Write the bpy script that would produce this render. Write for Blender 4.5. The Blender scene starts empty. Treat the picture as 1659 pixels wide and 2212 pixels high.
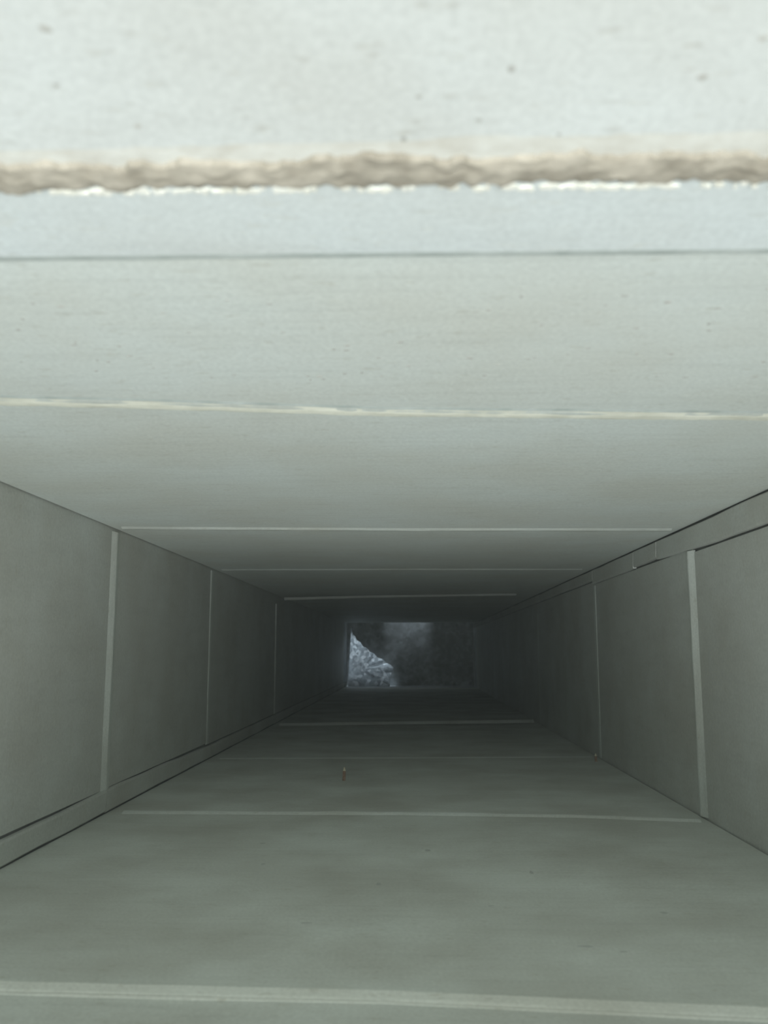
import bpy, bmesh, math, random
from mathutils import Vector, Matrix, noise

# ------------------------------------------------------------------ camera
scene = bpy.context.scene
COL = scene.collection
F_PX, PITCH, YAW, ROLL = 1994.2, 0.1495, -0.0311, 0.0006
CAM = Vector((0.0166, 0.0, 0.1904))


def from_cam(d):
    x, y, z = d
    c, s = math.cos(-ROLL), math.sin(-ROLL)
    x, z = c * x - s * z, s * x + c * z
    c, s = math.cos(PITCH), math.sin(PITCH)
    y, z = c * y - s * z, s * y + c * z
    c, s = math.cos(-YAW), math.sin(-YAW)
    x, y = c * x - s * y, s * x + c * y
    return Vector((x, y, z))


cd = bpy.data.cameras.new('camera')
cam = bpy.data.objects.new('camera', cd)
COL.objects.link(cam)
r, u, fwd = from_cam((1, 0, 0)), from_cam((0, 0, 1)), from_cam((0, 1, 0))
cam.matrix_world = Matrix(((r.x, u.x, -fwd.x, CAM.x), (r.y, u.y, -fwd.y, CAM.y),
                           (r.z, u.z, -fwd.z, CAM.z), (0, 0, 0, 1)))
cd.sensor_fit = 'HORIZONTAL'
cd.sensor_width = 36.0
cd.lens = F_PX * 36.0 / 1659.0
cd.clip_start = 0.01
cd.dof.use_dof = True
cd.dof.focus_distance = 1.3
cd.dof.aperture_fstop = 17.0
scene.camera = cam

# ------------------------------------------------------------------ light
world = bpy.data.worlds.new('daylit room')
scene.world = world
world.use_nodes = True
bg = world.node_tree.nodes['Background']
bg.inputs['Color'].default_value = (0.95, 1.0, 0.985, 1)
bg.inputs['Strength'].default_value = 0.42

vs = scene.view_settings
vs.view_transform = 'Standard'
vs.look = 'None'
vs.gamma = 1.0
vs.use_curve_mapping = False
vs.exposure = 0.66
scene.cycles.max_bounces = 7
scene.cycles.diffuse_bounces = 7
scene.cycles.glossy_bounces = 4
scene.cycles.use_adaptive_sampling = True
scene.cycles.adaptive_threshold = 0.05

# unseen area light added below and behind the duct opening, brightening the deep ceiling
wd = bpy.data.lights.new('added room light', 'AREA')
wd.shape = 'RECTANGLE'
wd.size, wd.size_y = 1.7, 1.0
wd.energy = 42.0
wd.color = (0.95, 1.0, 0.985)
wo = bpy.data.objects.new('added_room_light', wd)
COL.objects.link(wo)
wo.location = (0.0, -1.6, -0.58)
wo.rotation_euler = (Vector((0.0, 0.9, 0.25)) - Vector(wo.location)).to_track_quat('-Z', 'Y').to_euler()

# the sun, high over the added hatches of the riser at the far end
sd = bpy.data.lights.new('sun', 'SUN')
sd.energy = 2.5
sd.angle = math.radians(7)
sd.color = (0.84, 0.94, 1.0)
so = bpy.data.objects.new('sun', sd)
COL.objects.link(so)
so.location = (0, 3, 4)
so.rotation_euler = Vector((-0.02, 0.222, -1.0)).to_track_quat('-Z', 'Y').to_euler()

# ------------------------------------------------------------------ numbers
W, H = 0.703, 0.34
HW = W / 2
Y0, YEND = -0.30, 5.226
FLOOR0 = 0.49
RISER0, RISER_TOP = 4.945, 0.78
BACK = 0.0038          # backing sits this far behind the sheets
random.seed(7)


# ------------------------------------------------------------------ materials
def mat(name, build):
    m = bpy.data.materials.new(name)
    m.use_nodes = True
    nt = m.node_tree
    b = nt.nodes['Principled BSDF']
    build(nt, b)
    return m


def node(nt, t, **kw):
    n = nt.nodes.new(t)
    for k, v in kw.items():
        if k in n.inputs:
            n.inputs[k].default_value = v
        else:
            setattr(n, k, v)
    return n


def coords(nt, scale=(1, 1, 1)):
    tc = node(nt, 'ShaderNodeTexCoord')
    mp = node(nt, 'ShaderNodeMapping')
    mp.inputs['Scale'].default_value = scale
    nt.links.new(tc.outputs['Object'], mp.inputs['Vector'])
    return mp.outputs['Vector']


def ramp(nt, fac, stops):
    r_ = node(nt, 'ShaderNodeValToRGB')
    e = r_.color_ramp.elements
    while len(e) < len(stops):
        e.new(0.5)
    for el, (p, c) in zip(e, stops):
        el.position = p
        el.color = c if len(c) == 4 else (*c, 1)
    nt.links.new(fac, r_.inputs['Fac'])
    return r_.outputs['Color']


def mix(nt, a, b, fac=1.0, mode='MULTIPLY'):
    m = node(nt, 'ShaderNodeMix', data_type='RGBA', blend_type=mode)
    if isinstance(fac, float):
        m.inputs[0].default_value = fac
    else:
        nt.links.new(fac, m.inputs[0])
    for sock, v in ((m.inputs[6], a), (m.inputs[7], b)):
        if isinstance(v, tuple):
            sock.default_value = (*v, 1)
        else:
            nt.links.new(v, sock)
    return m.outputs[2]


def galvanised(base, mottle=0.10, streak=0.10, speck=0.0, rough=0.5, metallic=0.15, streak_scale=(9, 140, 9)):
    def build(nt, b):
        v = coords(nt)
        n1 = node(nt, 'ShaderNodeTexNoise', Scale=7.0, Detail=3.0, Roughness=0.55)
        nt.links.new(v, n1.inputs['Vector'])
        lo, hi = 1 - mottle, 1.0
        # broad weathering: slightly warm dust against slightly cool zinc
        col = ramp(nt, n1.outputs['Fac'], [(0.33, (lo * 1.0, lo * 0.985, lo * 0.95)), (0.68, (hi * 0.985, hi, hi))])
        col = mix(nt, base, col)
        vs_ = coords(nt, streak_scale)
        n2 = node(nt, 'ShaderNodeTexNoise', Scale=1.0, Detail=4.0, Roughness=0.7)
        nt.links.new(vs_, n2.inputs['Vector'])
        s = 1 - streak
        col = mix(nt, col, ramp(nt, n2.outputs['Fac'], [(0.30, (s, s, s)), (0.52, (1, 1, 1))]))
        n3 = node(nt, 'ShaderNodeTexNoise', Scale=420.0, Detail=2.0, Roughness=0.6)
        nt.links.new(v, n3.inputs['Vector'])
        col = mix(nt, col, ramp(nt, n3.outputs['Fac'], [(0.3, (0.86, 0.86, 0.86)), (0.7, (1, 1, 1))]))
        if speck > 0:
            vv = coords(nt, (1, 2.6, 1))
            n4 = node(nt, 'ShaderNodeTexNoise', Scale=85.0, Detail=2.0, Roughness=0.5)
            nt.links.new(vv, n4.inputs['Vector'])
            d = 1 - speck
            col = mix(nt, col, ramp(nt, n4.outputs['Fac'], [(0.27, (d, d * 0.98, d * 0.95)), (0.38, (1, 1, 1))]))
        nt.links.new(col, b.inputs['Base Color'])
        b.inputs['Metallic'].default_value = metallic
        b.inputs['Roughness'].default_value = rough
        b.inputs['Specular IOR Level'].default_value = 0.3
    return build


def spangle(nt, b):
    v = coords(nt)
    vo = node(nt, 'ShaderNodeTexVoronoi', Scale=62.0)
    nt.links.new(v, vo.inputs['Vector'])
    bw = node(nt, 'ShaderNodeRGBToBW')
    nt.links.new(vo.outputs['Color'], bw.inputs['Color'])
    c1 = ramp(nt, bw.outputs['Val'], [(0.15, (0.17, 0.21, 0.24)), (0.55, (0.29, 0.35, 0.39)), (0.85, (0.60, 0.68, 0.73))])
    n = node(nt, 'ShaderNodeTexNoise', Scale=11.0, Detail=3.0)
    nt.links.new(v, n.inputs['Vector'])
    c2 = mix(nt, c1, ramp(nt, n.outputs['Fac'], [(0.35, (0.55, 0.55, 0.55)), (0.62, (1, 1, 1))]))
    nt.links.new(c2, b.inputs['Base Color'])
    b.inputs['Metallic'].default_value = 0.2
    b.inputs['Roughness'].default_value = 0.5


def endzinc(nt, b):
    v = coords(nt)
    vo = node(nt, 'ShaderNodeTexVoronoi', Scale=55.0)
    nt.links.new(v, vo.inputs['Vector'])
    bw = node(nt, 'ShaderNodeRGBToBW')
    nt.links.new(vo.outputs['Color'], bw.inputs['Color'])
    c1 = ramp(nt, bw.outputs['Val'], [(0.15, (0.34, 0.38, 0.40)), (0.85, (0.50, 0.56, 0.59))])
    n = node(nt, 'ShaderNodeTexNoise', Scale=16.0, Detail=3.0)
    nt.links.new(v, n.inputs['Vector'])
    nt.links.new(mix(nt, c1, ramp(nt, n.outputs['Fac'], [(0.35, (0.62, 0.62, 0.62)), (0.62, (1, 1, 1))])), b.inputs['Base Color'])
    b.inputs['Metallic'].default_value = 0.2
    b.inputs['Roughness'].default_value = 0.55


def plain(c1, c2, scale, rough=0.8, bump=0.3):
    def build(nt, b):
        v = coords(nt)
        n = node(nt, 'ShaderNodeTexNoise', Scale=scale, Detail=4.0, Roughness=0.65)
        nt.links.new(v, n.inputs['Vector'])
        nt.links.new(ramp(nt, n.outputs['Fac'], [(0.32, c1), (0.66, c2)]), b.inputs['Base Color'])
        b.inputs['Roughness'].default_value = rough
        b.inputs['Specular IOR Level'].default_value = 0.2
        bp = node(nt, 'ShaderNodeBump', Strength=bump, Distance=0.001)
        nt.links.new(n.outputs['Fac'], bp.inputs['Height'])
        nt.links.new(bp.outputs['Normal'], b.inputs['Normal'])
    return build


ZINC = (0.800, 0.842, 0.815)
M = {
    'lining': mat('spotted pale zinc', galvanised((0.80, 0.825, 0.815), 0.16, 0.02, 0.16, 0.6, 0.0)),
    'collar': mat('bluish zinc', galvanised((0.73, 0.775, 0.78), 0.08, 0.05, 0.05, 0.55, 0.0)),
    'ceiling': mat('streaked zinc', galvanised(ZINC, 0.08, 0.07, 0.12)),
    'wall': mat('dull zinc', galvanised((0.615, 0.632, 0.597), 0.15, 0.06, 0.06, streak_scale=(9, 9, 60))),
    'floor': mat('dusty zinc', galvanised((0.68, 0.712, 0.662), 0.24, 0.07, 0.10, rough=0.6)),
    'slip': mat('bright folded zinc', galvanised((0.70, 0.735, 0.70), 0.16, 0.08, 0.10, 0.55)),
    'pale_slip': mat('pale joint zinc', galvanised((0.81, 0.83, 0.77), 0.20, 0.05, 0.15, 0.6)),  # paler than the other joint strips
    'endzinc': mat('blotched end zinc', endzinc),
    'backing': mat('gap shade backing', plain((0.20, 0.21, 0.20), (0.30, 0.31, 0.30), 20)),  # dark colour put behind the gaps to deepen their shade
    'spangle': mat('spangled zinc', spangle),
    'bead': mat('dusty brown sealant', plain((0.29, 0.26, 0.21), (0.47, 0.43, 0.36), 75, 0.95, 0.6)),
    'cream': mat('cream sealant', plain((0.62, 0.62, 0.53), (0.80, 0.80, 0.70), 45, 0.9, 0.5)),
    'flake': mat('pale flaking paint', plain((0.82, 0.80, 0.70), (0.93, 0.92, 0.85), 80, 0.8, 0.2)),
    'film': mat('beige dust film', plain((0.60, 0.58, 0.52), (0.72, 0.72, 0.67), 90, 0.95, 0.2)),
    'gap_shade': mat('grey green grime', plain((0.34, 0.38, 0.36), (0.48, 0.52, 0.50), 50, 0.95, 0.2)),  # dark strip colour stands in for shade in the ceiling gaps
    'scuff': mat('grey scuff', plain((0.36, 0.38, 0.355), (0.46, 0.48, 0.45), 60, 0.9, 0.1)),
    'dust': mat('grey brown dust', plain((0.38, 0.38, 0.355), (0.52, 0.51, 0.47), 90, 0.95, 0.2)),
    'screw': mat('zinc plated screw', plain((0.55, 0.50, 0.36), (0.72, 0.68, 0.52), 120, 0.4, 0.2)),
    'rust': mat('rusty screw thread', plain((0.30, 0.19, 0.13), (0.45, 0.31, 0.23), 160, 0.8, 0.4)),
}


# ------------------------------------------------------------------ helpers
def empty(name, loc, **props):
    o = bpy.data.objects.new(name, None)
    o.empty_display_size = 0.05
    COL.objects.link(o)
    o.location = loc
    for k, v in props.items():
        o[k] = v
    return o


def obj(name, bm, material, parent=None, smooth=False, **props):
    me = bpy.data.meshes.new(name)
    bmesh.ops.recalc_face_normals(bm, faces=bm.faces)
    bm.to_mesh(me)
    bm.free()
    for p in me.polygons:
        p.use_smooth = smooth
    me.materials.append(M[material])
    o = bpy.data.objects.new(name, me)
    COL.objects.link(o)
    if parent:
        o.parent = parent
        o.matrix_parent_inverse = Matrix.Translation(-parent.location)
    for k, v in props.items():
        o[k] = v
    return o


def place(side, s, y, h):
    """s runs across the surface (x on floor and ceiling, z on walls); h stands into the duct"""
    return {'c': Vector((s, y, H - h)), 'f': Vector((s, y, h)),
            'l': Vector((-HW + h, y, s)), 'r': Vector((HW - h, y, s))}[side]


def sheet(side, s0, s1, ya, yb, h=0.0, thick=0.0012, bow=0.0012, seed=0, ns=22, ny=14):
    """a slightly oil-canned sheet; ya and yb are (y at s0, y at s1)"""
    bm = bmesh.new()
    rows = {0: [], 1: []}
    for k in (0, 1):
        for i in range(ns + 1):
            t = i / ns
            s = s0 + (s1 - s0) * t
            line = []
            for j in range(ny + 1):
                v = j / ny
                y = (ya[0] + (ya[1] - ya[0]) * t) * (1 - v) + (yb[0] + (yb[1] - yb[0]) * t) * v
                fade = min(1, 5 * t, 5 * (1 - t), 5 * v, 5 * (1 - v))
                d = noise.noise(Vector((s * 4.5, y * 4.0, seed * 7.3))) * bow * fade
                line.append(bm.verts.new(place(side, s, y, h + d - k * thick)))
            rows[k].append(line)
    for k in (0, 1):
        for i in range(ns):
            for j in range(ny):
                bm.faces.new((rows[k][i][j], rows[k][i + 1][j], rows[k][i + 1][j + 1], rows[k][i][j + 1]))
    for i in range(ns):
        for j in (0, ny):
            bm.faces.new((rows[0][i][j], rows[0][i + 1][j], rows[1][i + 1][j], rows[1][i][j]))
    for j in range(ny):
        for i in (0, ns):
            bm.faces.new((rows[0][i][j], rows[0][i][j + 1], rows[1][i][j + 1], rows[1][i][j]))
    return bm


def strip(side, pts, profile, n=60, jit=0.0, hj=0.0, seed=0, ends=None):
    """a folded strip running across a surface.  pts: [(s, y, lift)], profile: [(dy, h)]"""
    bm = bmesh.new()
    prev = None
    s0, s1 = pts[0][0], pts[-1][0]
    for i in range(n + 1):
        s = s0 + (s1 - s0) * i / n
        for a, b in zip(pts, pts[1:]):
            if (a[0] <= s <= b[0] + 1e-9) or (b is pts[-1]):
                t = (s - a[0]) / (b[0] - a[0])
                y = a[1] + (b[1] - a[1]) * t
                lift = a[2] + (b[2] - a[2]) * t
                if s <= b[0] + 1e-9:
                    break
        ring = []
        for k, (dy, h) in enumerate(profile):
            j1 = noise.noise(Vector((s * 38, k * 3.1, seed * 5.7))) + 0.6 * noise.noise(Vector((s * 130, k * 2.3, seed * 3.9)))
            j2 = noise.noise(Vector((s * 25, k * 1.7 + 40, seed * 2.7)))
            ring.append(bm.verts.new(place(side, s, y + dy + jit * j1, h + (lift if h > 0 else lift * 0.85) + (hj * j2 if h > 0 else 0))))
        if prev:
            for k in range(len(profile)):
                k2 = (k + 1) % len(profile)
                bm.faces.new((prev[k], ring[k], ring[k2], prev[k2]))
        else:
            bm.faces.new(ring)
        prev = ring
    bm.faces.new(prev[::-1])
    return bm


def box(lo, hi):
    bm = bmesh.new()
    bmesh.ops.create_cube(bm, size=1)
    lo, hi = Vector(lo), Vector(hi)
    for v in bm.verts:
        v.co = Vector((lo.x + (hi.x - lo.x) * (v.co.x + .5), lo.y + (hi.y - lo.y) * (v.co.y + .5), lo.z + (hi.z - lo.z) * (v.co.z + .5)))
    return bm


def seam(side, segs, n=50, seed=0):
    """lock seam running along the duct: a flat strip with a raised, slightly wavy rim.
    segs: [(y, s_inner, s_corner)]"""
    bm = bmesh.new()
    prev = None
    y0, y1 = segs[0][0], segs[-1][0]
    for i in range(n + 1):
        y = y0 + (y1 - y0) * i / n
        a, b = segs[0], segs[-1]
        for p, q in zip(segs, segs[1:]):
            if p[0] <= y <= q[0] + 1e-9:
                a, b = p, q
                break
        t = (y - a[0]) / (b[0] - a[0])
        si, sc = a[1] + (b[1] - a[1]) * t, a[2] + (b[2] - a[2]) * t
        w = 0.0010 * noise.noise(Vector((y * 9, seed * 4.1, 0)))
        w2 = 0.0016 * noise.noise(Vector((y * 7, seed * 4.1, 9)))
        d = 1 if sc > si else -1
        prof = [(si + w, -0.001), (si + w, 0.0042), (si + w + d * 0.0022, 0.0050), (sc + w2 - d * 0.004, 0.0040),
                (sc + w2 - d * 0.0025, 0.0028), (sc + w2 - d * 0.0025, -0.001)]
        ring = [bm.verts.new(place(side, s, y, h)) for s, h in prof]
        if prev:
            for k in range(len(ring)):
                k2 = (k + 1) % len(ring)
                bm.faces.new((prev[k], ring[k], ring[k2], prev[k2]))
        else:
            bm.faces.new(ring)
        prev = ring
    bm.faces.new(prev[::-1])
    return bm


GAP = 0.0022
# ------------------------------------------------------------------ ceiling
ceiling = empty('ceiling', (0, 2.3, H), kind='structure')
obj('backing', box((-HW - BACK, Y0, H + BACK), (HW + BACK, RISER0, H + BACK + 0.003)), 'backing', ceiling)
cx0, cx1 = -HW + GAP, HW - GAP
obj('lining_panel', sheet('c', cx0, cx1, (Y0, Y0), (0.270, 0.273), seed=1), 'lining', ceiling,
    label='pale spotted near ceiling panel')
obj('collar_panel', sheet('c', cx0, cx1, (0.268, 0.271), (0.3275, 0.3325), h=0.0012, seed=2, bow=0.0005, ny=6), 'collar', ceiling,
    label='narrow bluish collar strip')
JC = [((0.331, 0.336), (0.523, 0.585)), ((0.523, 0.585), (1.103, 1.143)), ((1.103, 1.143), (1.694, 1.71)),
      ((1.694, 1.71), (2.47, 2.47)), ((2.47, 2.47), (3.27, 3.27)), ((3.27, 3.27), (4.08, 4.08)), ((4.08, 4.08), (RISER0, RISER0))]
for k, (a, b) in enumerate(JC):
    obj('sheet_panel', sheet('c', cx0, cx1, a, b, seed=10 + k), 'ceiling', ceiling)

# joint strips; profile (dy, h): the lip on the near side faces the opening
obj('slip_joint', strip('c', [(cx0, 0.500, 0), (-0.226, 0.525, 0), (-0.14, 0.536, 0), (0, 0.559, 0), (0.241, 0.577, 0), (cx1, 0.585, 0)],
                        [(0.000, -0.0004), (0.0060, 0.0007), (0.009, 0.0008), (0.014, 0.0006), (0.020, -0.001)], n=160, jit=0.0004, hj=0.0002, seed=3),
    'slip', ceiling)
obj('sealant_smear', strip('c', [(cx0, 0.503, 0), (-0.226, 0.528, 0), (-0.14, 0.539, 0), (0, 0.562, 0), (0.241, 0.580, 0), (cx1, 0.588, 0)],
                           [(0, 0.0002), (0.006, 0.0010), (0.011, 0.0011), (0.014, 0.0009), (0.018, -0.0006)], n=360, jit=0.0020, hj=0.0002, seed=4),
    'cream', ceiling, label='cream sealant smeared along the joint')
obj('slip_joint', strip('c', [(cx0 + 0.012, 1.103, 0), (0, 1.130, 0), (cx1 - 0.012, 1.143, 0)],
                        [(-0.004, -0.0006), (0.003, 0.0020), (0.006, 0.0022), (0.018, 0.0012), (0.020, -0.001)], n=90, jit=0.0006, hj=0.0004, seed=5),
    'slip', ceiling)
obj('slip_joint', strip('c', [(cx0 + 0.012, 1.694, 0), (0, 1.697, 0), (cx1 - 0.02, 1.71, 0)],
                        [(-0.004, -0.0006), (0.003, 0.0016), (0.006, 0.0018), (0.018, 0.0008), (0.020, -0.001)], n=60, jit=0.0005, hj=0.0003, seed=6),
    'slip', ceiling)
obj('slip_joint', strip('c', [(-0.325, 2.45, 0.0115), (-0.1, 2.46, 0.005), (0.29, 2.455, 0.0)],
                        [(-0.004, -0.0006), (0.003, 0.0040), (0.006, 0.0042), (0.018, 0.0012), (0.020, -0.001)], n=60, jit=0.0005, hj=0.0004, seed=7),
    'slip', ceiling)

# ragged brown bead across the near ceiling
bm = bmesh.new()
N, K = 900, 9
prev = None
for i in range(N + 1):
    x = cx0 + (cx1 - cx0) * i / N
    base = 0.5 * (x + 0.12) / 0.25
    big = noise.noise(Vector((x * 42, 1.3, 0))) * 0.0044 + noise.noise(Vector((x * 140, 5.1, 0))) * 0.0034 + noise.noise(Vector((x * 420, 3.1, 0))) * 0.0014 + abs(noise.noise(Vector((x * 14, 8.8, 0)))) * 0.003
    far = noise.noise(Vector((x * 60, 2.7, 3))) * 0.0020 + noise.noise(Vector((x * 230, 6.7, 3))) * 0.0030 + noise.noise(Vector((x * 520, 2.2, 3))) * 0.0014 + 0.0026 * base
    ynear = 0.2630 - big - 0.004 * max(0, base) * 0.6
    yfar = 0.2778 + far
    ring = []
    for k in range(K):
        t = k / (K - 1)
        h = 0.0009 + 0.0022 * math.sin(math.pi * t) ** 0.5 * (0.5 + 0.7 * t) + (0.0008 * noise.noise(Vector((x * 160, t * 4, 2))) if 0 < k < K - 1 else 0)
        if k in (0, K - 1):
            h = -0.0015
        ring.append(bm.verts.new(place('c', x, ynear + (yfar - ynear) * t, h)))
    if prev:
        for k in range(K - 1):
            bm.faces.new((prev[k], ring[k], ring[k + 1], prev[k + 1]))
        bm.faces.new((prev[K - 1], ring[K - 1], ring[0], prev[0]))
    else:
        bm.faces.new(ring)
    prev = ring
bm.faces.new(prev[::-1])
obj('sealant_bead', bm, 'bead', ceiling, smooth=False, label='ragged brown dusty bead across the near ceiling')


def bowed(s, y, ya, yb, seed, bow=0.0012):
    """height of a bowed sheet above its flat plane, as built by sheet()"""
    t = (s - cx0) / (cx1 - cx0)
    y0, y1 = ya[0] + (ya[1] - ya[0]) * t, yb[0] + (yb[1] - yb[0]) * t
    v = (y - y0) / (y1 - y0)
    return noise.noise(Vector((s * 4.5, y * 4.0, seed * 7.3))) * bow * max(0, min(1, 5 * t, 5 * (1 - t), 5 * v, 5 * (1 - v)))


def flake(bm, c, rx, ry, th, n=7, side='c', base=None):
    base = -0.0008 if base is None else base
    top, bot = [], []
    for i in range(n):
        a = 2 * math.pi * i / n + random.uniform(-0.25, 0.25)
        k = random.uniform(0.6, 1.1)
        top.append(bm.verts.new(place(side, c[0] + rx * k * math.cos(a), c[1] + ry * k * math.sin(a), th)))
        bot.append(bm.verts.new(place(side, c[0] + rx * k * math.cos(a) * 1.15, c[1] + ry * k * math.sin(a) * 1.15, base)))
    bm.faces.new(top)
    bm.faces.new(bot[::-1])
    for i in range(n):
        j = (i + 1) % n
        bm.faces.new((top[i], bot[i], bot[j], top[j]))


# pale paint flakes along the far rim of the bead
bm = bmesh.new()
x = -0.20
while x < 0.20:
    dens = 0.95 if (-0.10 < x < -0.035 or 0.045 < x < 0.085) else 0.5
    if random.random() < dens:
        flake(bm, (x, 0.2788 + 0.0026 * (x + 0.12) / 0.25 + random.uniform(-0.0012, 0.0008)), random.uniform(0.0007, 0.0024), random.uniform(0.0010, 0.0024), random.uniform(0.0016, 0.0021))
    x += random.uniform(0.0010, 0.0026)
obj('paint_flakes', bm, 'flake', ceiling, kind='stuff', label='pale paint flakes along the bead')

# thin beige dust film on the near side of the bead, dark strips painting gap shade at the collar edge and the first joint
obj('dust_film', strip('c', [(cx0, 0.2585, 0), (0, 0.2575, 0), (cx1, 0.2560, 0)], [(-0.0040, -0.00008), (0.0020, 0.00016), (0.012, 0.0003), (0.013, -0.0004)],
                       n=700, jit=0.0022, hj=0.0, seed=21), 'film', ceiling, label='thin beige dust film beside the bead')
obj('gap_shade_line', strip('c', [(cx0, 0.3275, 0), (0, 0.3300, 0), (cx1, 0.3335, 0)], [(-0.0022, 0.0010), (-0.0006, 0.0013), (0.0030, 0.0012), (0.0042, -0.0004)],
                        n=200, jit=0.0003, hj=0.0, seed=22), 'gap_shade', ceiling, label='painted shade line at the collar edge')
obj('gap_shade_line', strip('c', [(cx0, 0.4985, 0), (-0.226, 0.5230, 0), (-0.14, 0.5340, 0), (0, 0.5570, 0), (0.241, 0.5750, 0), (cx1, 0.583, 0)],
                        [(-0.0022, -0.0002), (-0.0008, 0.00015), (0.0016, 0.0007), (0.0030, -0.0004)], n=200, jit=0.0003, hj=0.0, seed=23), 'gap_shade', ceiling,
    label='painted shade line at the first joint')

# dust specks stuck to the near panels
bm = bmesh.new()
for (x, y, rr) in [(0.0145, 0.2535, 0.0011), (0.043, 0.2215, 0.0012), (-0.072, 0.2015, 0.0014), (-0.078, 0.2240, 0.0008), (-0.062, 0.2440, 0.0010),
                   (0.094, 0.2265, 0.0014), (0.104, 0.2115, 0.0013), (0.036, 0.2445, 0.0009), (0.060, 0.2525, 0.0007), (0.019, 0.2325, 0.0008)]:
    d = bowed(x, y, (Y0, Y0), (0.270, 0.273), 1)
    flake(bm, (x, y), rr * 1.25, rr * 1.15, d + 0.00008, 8, 'c', d - 0.0002)
for _ in range(70):
    x, y = random.uniform(-0.20, 0.24), random.uniform(0.37, 0.50)
    d = bowed(x, y, *JC[0], 10)
    flake(bm, (x, y), random.uniform(0.0006, 0.0022), random.uniform(0.0006, 0.0016), d + 0.00008, 6, 'c', d - 0.0002)
obj('dust_specks', bm, 'dust', ceiling, kind='stuff', label='grey dust specks stuck to the ceiling')

# ------------------------------------------------------------------ floor
floor = empty('floor', (0, 2.8, 0), kind='structure')
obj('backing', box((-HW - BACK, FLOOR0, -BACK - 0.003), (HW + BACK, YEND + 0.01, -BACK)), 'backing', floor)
JF = [((FLOOR0, FLOOR0), (0.562, 0.515)), ((0.562, 0.515), (1.13, 1.085)), ((1.13, 1.085), (1.685, 1.73)),
      ((1.685, 1.73), (2.44, 2.52)), ((2.44, 2.52), (3.27, 3.27)), ((3.27, 3.27), (4.08, 4.08)), ((4.08, 4.08), (RISER0, RISER0)), ((RISER0, RISER0), (YEND, YEND))]
for k, (a, b) in enumerate(JF):
    obj('sheet_panel', sheet('f', cx0, cx1, a, b, seed=30 + k, bow=0.0018), 'endzinc' if k == 7 else 'floor', floor)
obj('slip_joint', strip('f', [(cx0, 0.556, 0), (-0.22, 0.553, 0), (0, 0.545, 0), (0.205, 0.526, 0), (cx1, 0.512, 0)],
                        [(-0.0080, -0.001), (-0.0070, 0.0005), (-0.0038, 0.0006), (-0.0025, 0.0013), (0.0055, 0.0027), (0.0068, 0.0024), (0.0075, -0.001)],
                        n=160, jit=0.0004, hj=0.0003, seed=8), 'pale_slip', floor, label='pale near floor joint')
obj('slip_joint', strip('f', [(cx0 + 0.02, 1.125, 0), (0, 1.127, 0), (0.207, 1.114, 0), (cx1 - 0.01, 1.088, 0)],
                        [(-0.004, -0.0006), (0.003, 0.0022), (0.006, 0.0026), (0.018, 0.0010), (0.020, -0.001)], n=90, jit=0.0007, hj=0.0006, seed=9), 'slip', floor)
obj('slip_joint', strip('f', [(cx0 + 0.02, 1.685, 0), (0, 1.705, 0), (cx1 - 0.01, 1.729, 0)],
                        [(-0.004, -0.0006), (0.003, 0.0012), (0.006, 0.0014), (0.018, 0.0008), (0.020, -0.001)], n=60, jit=0.0005, hj=0.0003, seed=10), 'slip', floor)
obj('slip_joint', strip('f', [(-0.33, 2.43, 0), (0, 2.46, 0.003), (0.33, 2.47, 0.0075)],
                        [(-0.004, -0.0006), (0.003, 0.0058), (0.006, 0.0060), (0.018, 0.0012), (0.020, -0.001)], n=60, jit=0.0005, hj=0.0005, seed=11), 'slip', floor)

bm = bmesh.new()
for (x, y, rx, ry) in [(0.118, 0.842, 0.003, 0.012), (0.075, 0.735, 0.006, 0.003), (0.128, 0.640, 0.009, 0.004), (0.150, 0.630, 0.005, 0.003), (-0.060, 0.685, 0.010, 0.003),
                       (-0.013, 0.800, 0.004, 0.010), (-0.135, 0.960, 0.006, 0.004), (-0.120, 0.870, 0.003, 0.007), (0.200, 0.720, 0.006, 0.005), (0.030, 0.930, 0.005, 0.009)]:
    d = bowed(x, y, *JF[1], 31, 0.0018)
    flake(bm, (x, y), rx * 0.6, ry * 0.6, d + 0.0001, 9, 'f', d - 0.0002)
obj('scuff_marks', bm, 'scuff', floor, kind='stuff', label='faint grey scuff marks on the floor')

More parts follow.
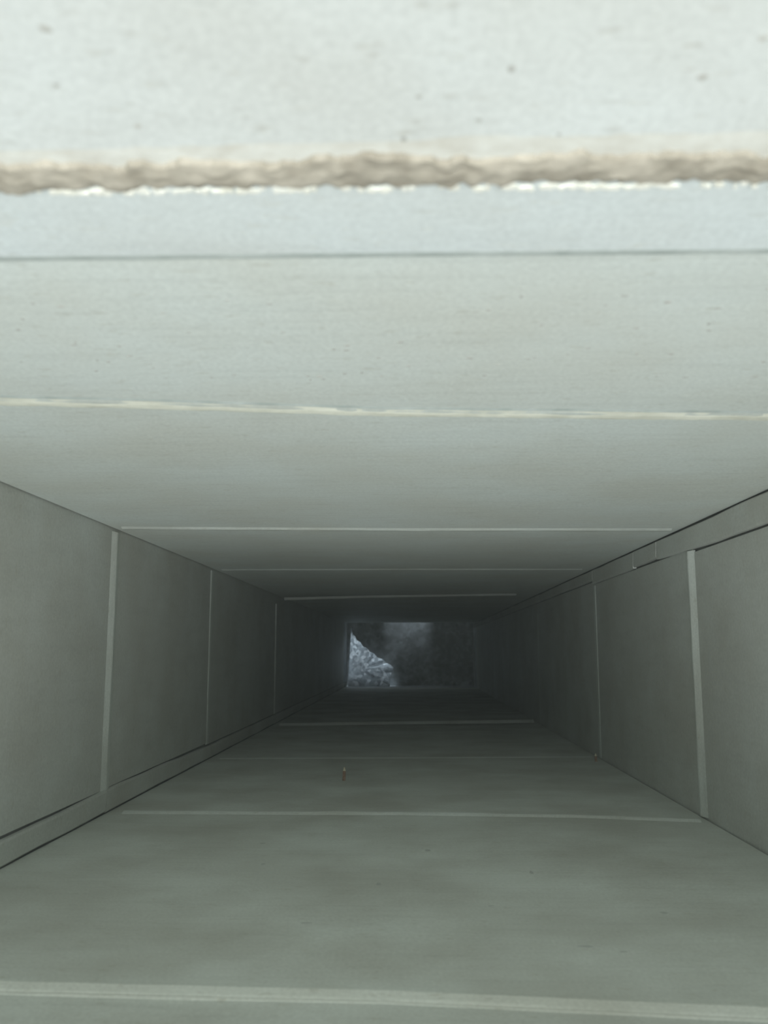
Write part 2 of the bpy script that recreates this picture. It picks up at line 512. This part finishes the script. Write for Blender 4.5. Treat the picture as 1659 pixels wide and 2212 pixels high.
# ------------------------------------------------------------------ walls
wz0, wz1 = -0.004, H + 0.004
WZ = {'l': [(0.0276, wz1), (0.0276, wz1), (0.0286, wz1), (0.0262, wz1)],
      'r': [(wz0, H - 0.0334), (wz0, H - 0.0334), (wz0, H - 0.0285), (wz0, H - 0.0235)]}
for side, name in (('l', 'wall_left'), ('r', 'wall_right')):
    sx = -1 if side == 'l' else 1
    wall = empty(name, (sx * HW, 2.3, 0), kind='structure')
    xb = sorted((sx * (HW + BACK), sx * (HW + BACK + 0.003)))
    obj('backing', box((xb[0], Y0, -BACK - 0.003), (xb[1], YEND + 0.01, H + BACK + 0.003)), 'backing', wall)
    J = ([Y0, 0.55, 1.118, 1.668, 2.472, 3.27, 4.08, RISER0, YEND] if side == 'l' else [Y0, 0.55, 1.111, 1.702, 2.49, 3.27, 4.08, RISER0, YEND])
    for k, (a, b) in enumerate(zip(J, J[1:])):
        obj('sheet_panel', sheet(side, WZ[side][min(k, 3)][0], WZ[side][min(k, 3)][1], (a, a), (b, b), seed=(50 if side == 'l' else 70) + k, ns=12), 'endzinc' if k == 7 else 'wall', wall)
    lips = [0.003, 0.0027, 0.0014, 0.0032] if side == 'l' else [0.003, 0.0042, 0.0012, 0.0008]
    lo, hi = (0.027, H - 0.004) if side == 'l' else (0.002, H - 0.031)
    for k, (yj, lip) in enumerate(zip(J[1:5], lips)):
        hi2 = hi - (0.02 if k == 3 else 0)
        obj('slip_joint', strip(side, [(lo, yj, 0), (hi2, yj + 0.002, 0)],
                                [(-0.011 if k == 1 else -0.002, -0.0006), (0.003, lip), (0.006, lip + 0.0002), (0.018, 0.0012), (0.020, -0.001)],
                                n=40, jit=0.0005, hj=0.0004, seed=12 + k + (20 if side == 'l' else 0)), 'slip', wall)
    if side == 'l':
        runs = [[(Y0, 0.0255, 0.0), (0.55, 0.0255, 0.0)], [(0.552, 0.0255, 0.0), (0.96, 0.0245, -0.001), (1.12, 0.0275, 0.0)],
                [(1.122, 0.0275, -0.001), (1.33, 0.027, 0.0), (1.69, 0.0235, 0.0)], [(1.692, 0.0235, 0), (2.47, 0.024, 0)],
                [(2.472, 0.024, 0), (3.27, 0.024, 0)], [(3.272, 0.024, 0), (RISER0, 0.024, 0)]]
    else:
        runs = [[(Y0, H - 0.031, H), (0.55, H - 0.031, H)], [(0.552, H - 0.031, H), (1.02, H - 0.031, H), (1.258, H - 0.027, H)],
                [(1.261, H - 0.025, H), (1.39, H - 0.026, H)], [(1.393, H - 0.0280, H), (1.71, H - 0.0280, H)],
                [(1.712, H - 0.022, H), (2.48, H - 0.022, H)], [(2.482, H - 0.022, H), (RISER0, H - 0.022, H)]]
    for k, sg in enumerate(runs):
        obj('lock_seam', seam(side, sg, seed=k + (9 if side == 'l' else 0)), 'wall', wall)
    # riser cheek above the far end
    obj('riser_panel', box((min(sx * HW, sx * (HW + 0.003)), RISER0, H + 0.004), (max(sx * HW, sx * (HW + 0.003)), YEND + 0.01, RISER_TOP)), 'endzinc', wall)

# ------------------------------------------------------------------ far end with riser
end = empty('wall_end', (0, YEND, 0), kind='structure')
obj('end_panel', box((-HW - BACK, YEND, -BACK), (HW + BACK, YEND + 0.003, RISER_TOP)), 'endzinc', end, label='spangled zinc end panel')
obj('riser_panel', box((-HW - BACK, RISER0 - 0.003, H + 0.0005), (HW + BACK, RISER0, RISER_TOP)), 'wall', end)
# riser head: unseen panels added to shape the sun through two hatches
for (xa, xb, ya, yb) in ((-HW, -0.125, 5.078, YEND), (-0.125, -0.085, 5.078, 5.108), (0.12, HW, 5.108, YEND), (-0.085, HW, RISER0, 5.108)):
    obj('sun_mask_panel', box((xa, ya, RISER_TOP - 0.003), (xb, yb, RISER_TOP)), 'wall', end)

# bent spangled offcut leaning in the lower left of the end panel
bm = bmesh.new()
outline = [(-0.338, 0.002), (-0.330, 0.325), (-0.322, 0.285), (-0.306, 0.272), (-0.296, 0.250), (-0.276, 0.240), (-0.262, 0.216), (-0.240, 0.208),
           (-0.222, 0.186), (-0.200, 0.178), (-0.180, 0.156), (-0.150, 0.146), (-0.128, 0.124), (-0.108, 0.116), (-0.092, 0.100), (-0.106, 0.060), (-0.112, 0.030), (-0.110, 0.002)]


def lean(x, z):
    y = YEND - 0.012 - 0.13 * (1 - z / 0.34)
    return Vector((x, y + 0.004 * noise.noise(Vector((x * 22, z * 22, 4))), z))


fr = [bm.verts.new(lean(x, z)) for x, z in outline]
bk = [bm.verts.new(lean(x, z) + Vector((0, 0.002, -0.0005))) for x, z in outline]
cf, cb = bm.verts.new(lean(-0.27, 0.09)), bm.verts.new(lean(-0.27, 0.09) + Vector((0, 0.002, 0)))
for i in range(len(fr)):
    j = (i + 1) % len(fr)
    bm.faces.new((fr[i], fr[j], cf))
    bm.faces.new((bk[j], bk[i], cb))
    bm.faces.new((fr[i], bk[i], bk[j], fr[j]))
bmesh.ops.subdivide_edges(bm, edges=bm.edges[:], cuts=2, use_grid_fill=True)
for v in bm.verts:
    v.co.y += 0.003 * noise.noise(v.co * 45)
obj('metal_offcut', bm, 'spangle', None, label='jagged bluish metal offcut leaning in the lower left of the far end', category='metal sheet')


# ------------------------------------------------------------------ screw points standing up through the floor
def screw(name, loc, length, rad, tilt, label):
    e = empty(name, loc, label=label, category='screw', group='screw points poking up through the floor')
    rows = int(length / 0.0011)
    bm = bmesh.new()
    prev = None
    for i in range(rows * 6 + 1):
        t = i / (rows * 6)
        z = -0.003 + t * length * 0.72
        ring = []
        for k in range(10):
            a = 2 * math.pi * k / 10
            rr = rad * (0.80 + 0.28 * max(0, math.cos(2 * math.pi * (z / 0.0016) - a)))
            ring.append(bm.verts.new(Vector(loc) + Vector((rr * math.cos(a) + z * tilt, rr * math.sin(a), z))))
        if prev:
            for k in range(10):
                bm.faces.new((prev[k], prev[(k + 1) % 10], ring[(k + 1) % 10], ring[k]))
        else:
            bm.faces.new(ring[::-1])
        prev = ring
    bm.faces.new(prev)
    obj('thread', bm, 'rust', e, smooth=True, label='rusty thread')
    bm = bmesh.new()
    prev = None
    for i in range(9):
        t = i / 8
        z = -0.003 + length * 0.72 + t * length * 0.28
        rr = rad * (0.92 - 0.80 * t ** 1.4)
        ring = [bm.verts.new(Vector(loc) + Vector((rr * math.cos(2 * math.pi * k / 10) + z * tilt, rr * math.sin(2 * math.pi * k / 10), z))) for k in range(10)]
        if prev:
            for k in range(10):
                bm.faces.new((prev[k], prev[(k + 1) % 10], ring[(k + 1) % 10], ring[k]))
        else:
            bm.faces.new(ring[::-1])
        prev = ring
    bm.faces.new(prev)
    obj('point', bm, 'screw', e, smooth=True, label='pale plated point')


screw('screw', (-0.088, 1.425, 0), 0.0215, 0.0026, 0.03, 'single screw point standing up in the middle of the floor')
screw('screw', (0.334, 1.665, 0), 0.017, 0.0026, -0.02, 'short screw point by the right wall at the third floor joint')


# ------------------------------------------------------------------ haze volume added to lift the dark far end
hm = bpy.data.materials.new('added veil haze')
hm.use_nodes = True
nt = hm.node_tree
nt.nodes.remove(nt.nodes['Principled BSDF'])
sc = node(nt, 'ShaderNodeVolumeScatter', Density=0.035, Anisotropy=0.0)
sc.inputs['Color'].default_value = (0.90, 1.0, 0.95, 1)
nt.links.new(sc.outputs['Volume'], nt.nodes['Material Output'].inputs['Volume'])
M['haze'] = hm
obj('added_haze', box((-HW - 0.003, Y0 + 0.01, -0.003), (HW + 0.003, RISER0 - 0.01, H + 0.003)), 'haze', None, kind='stuff',
    label='faint haze added inside the duct to lift its dark end', category='haze')
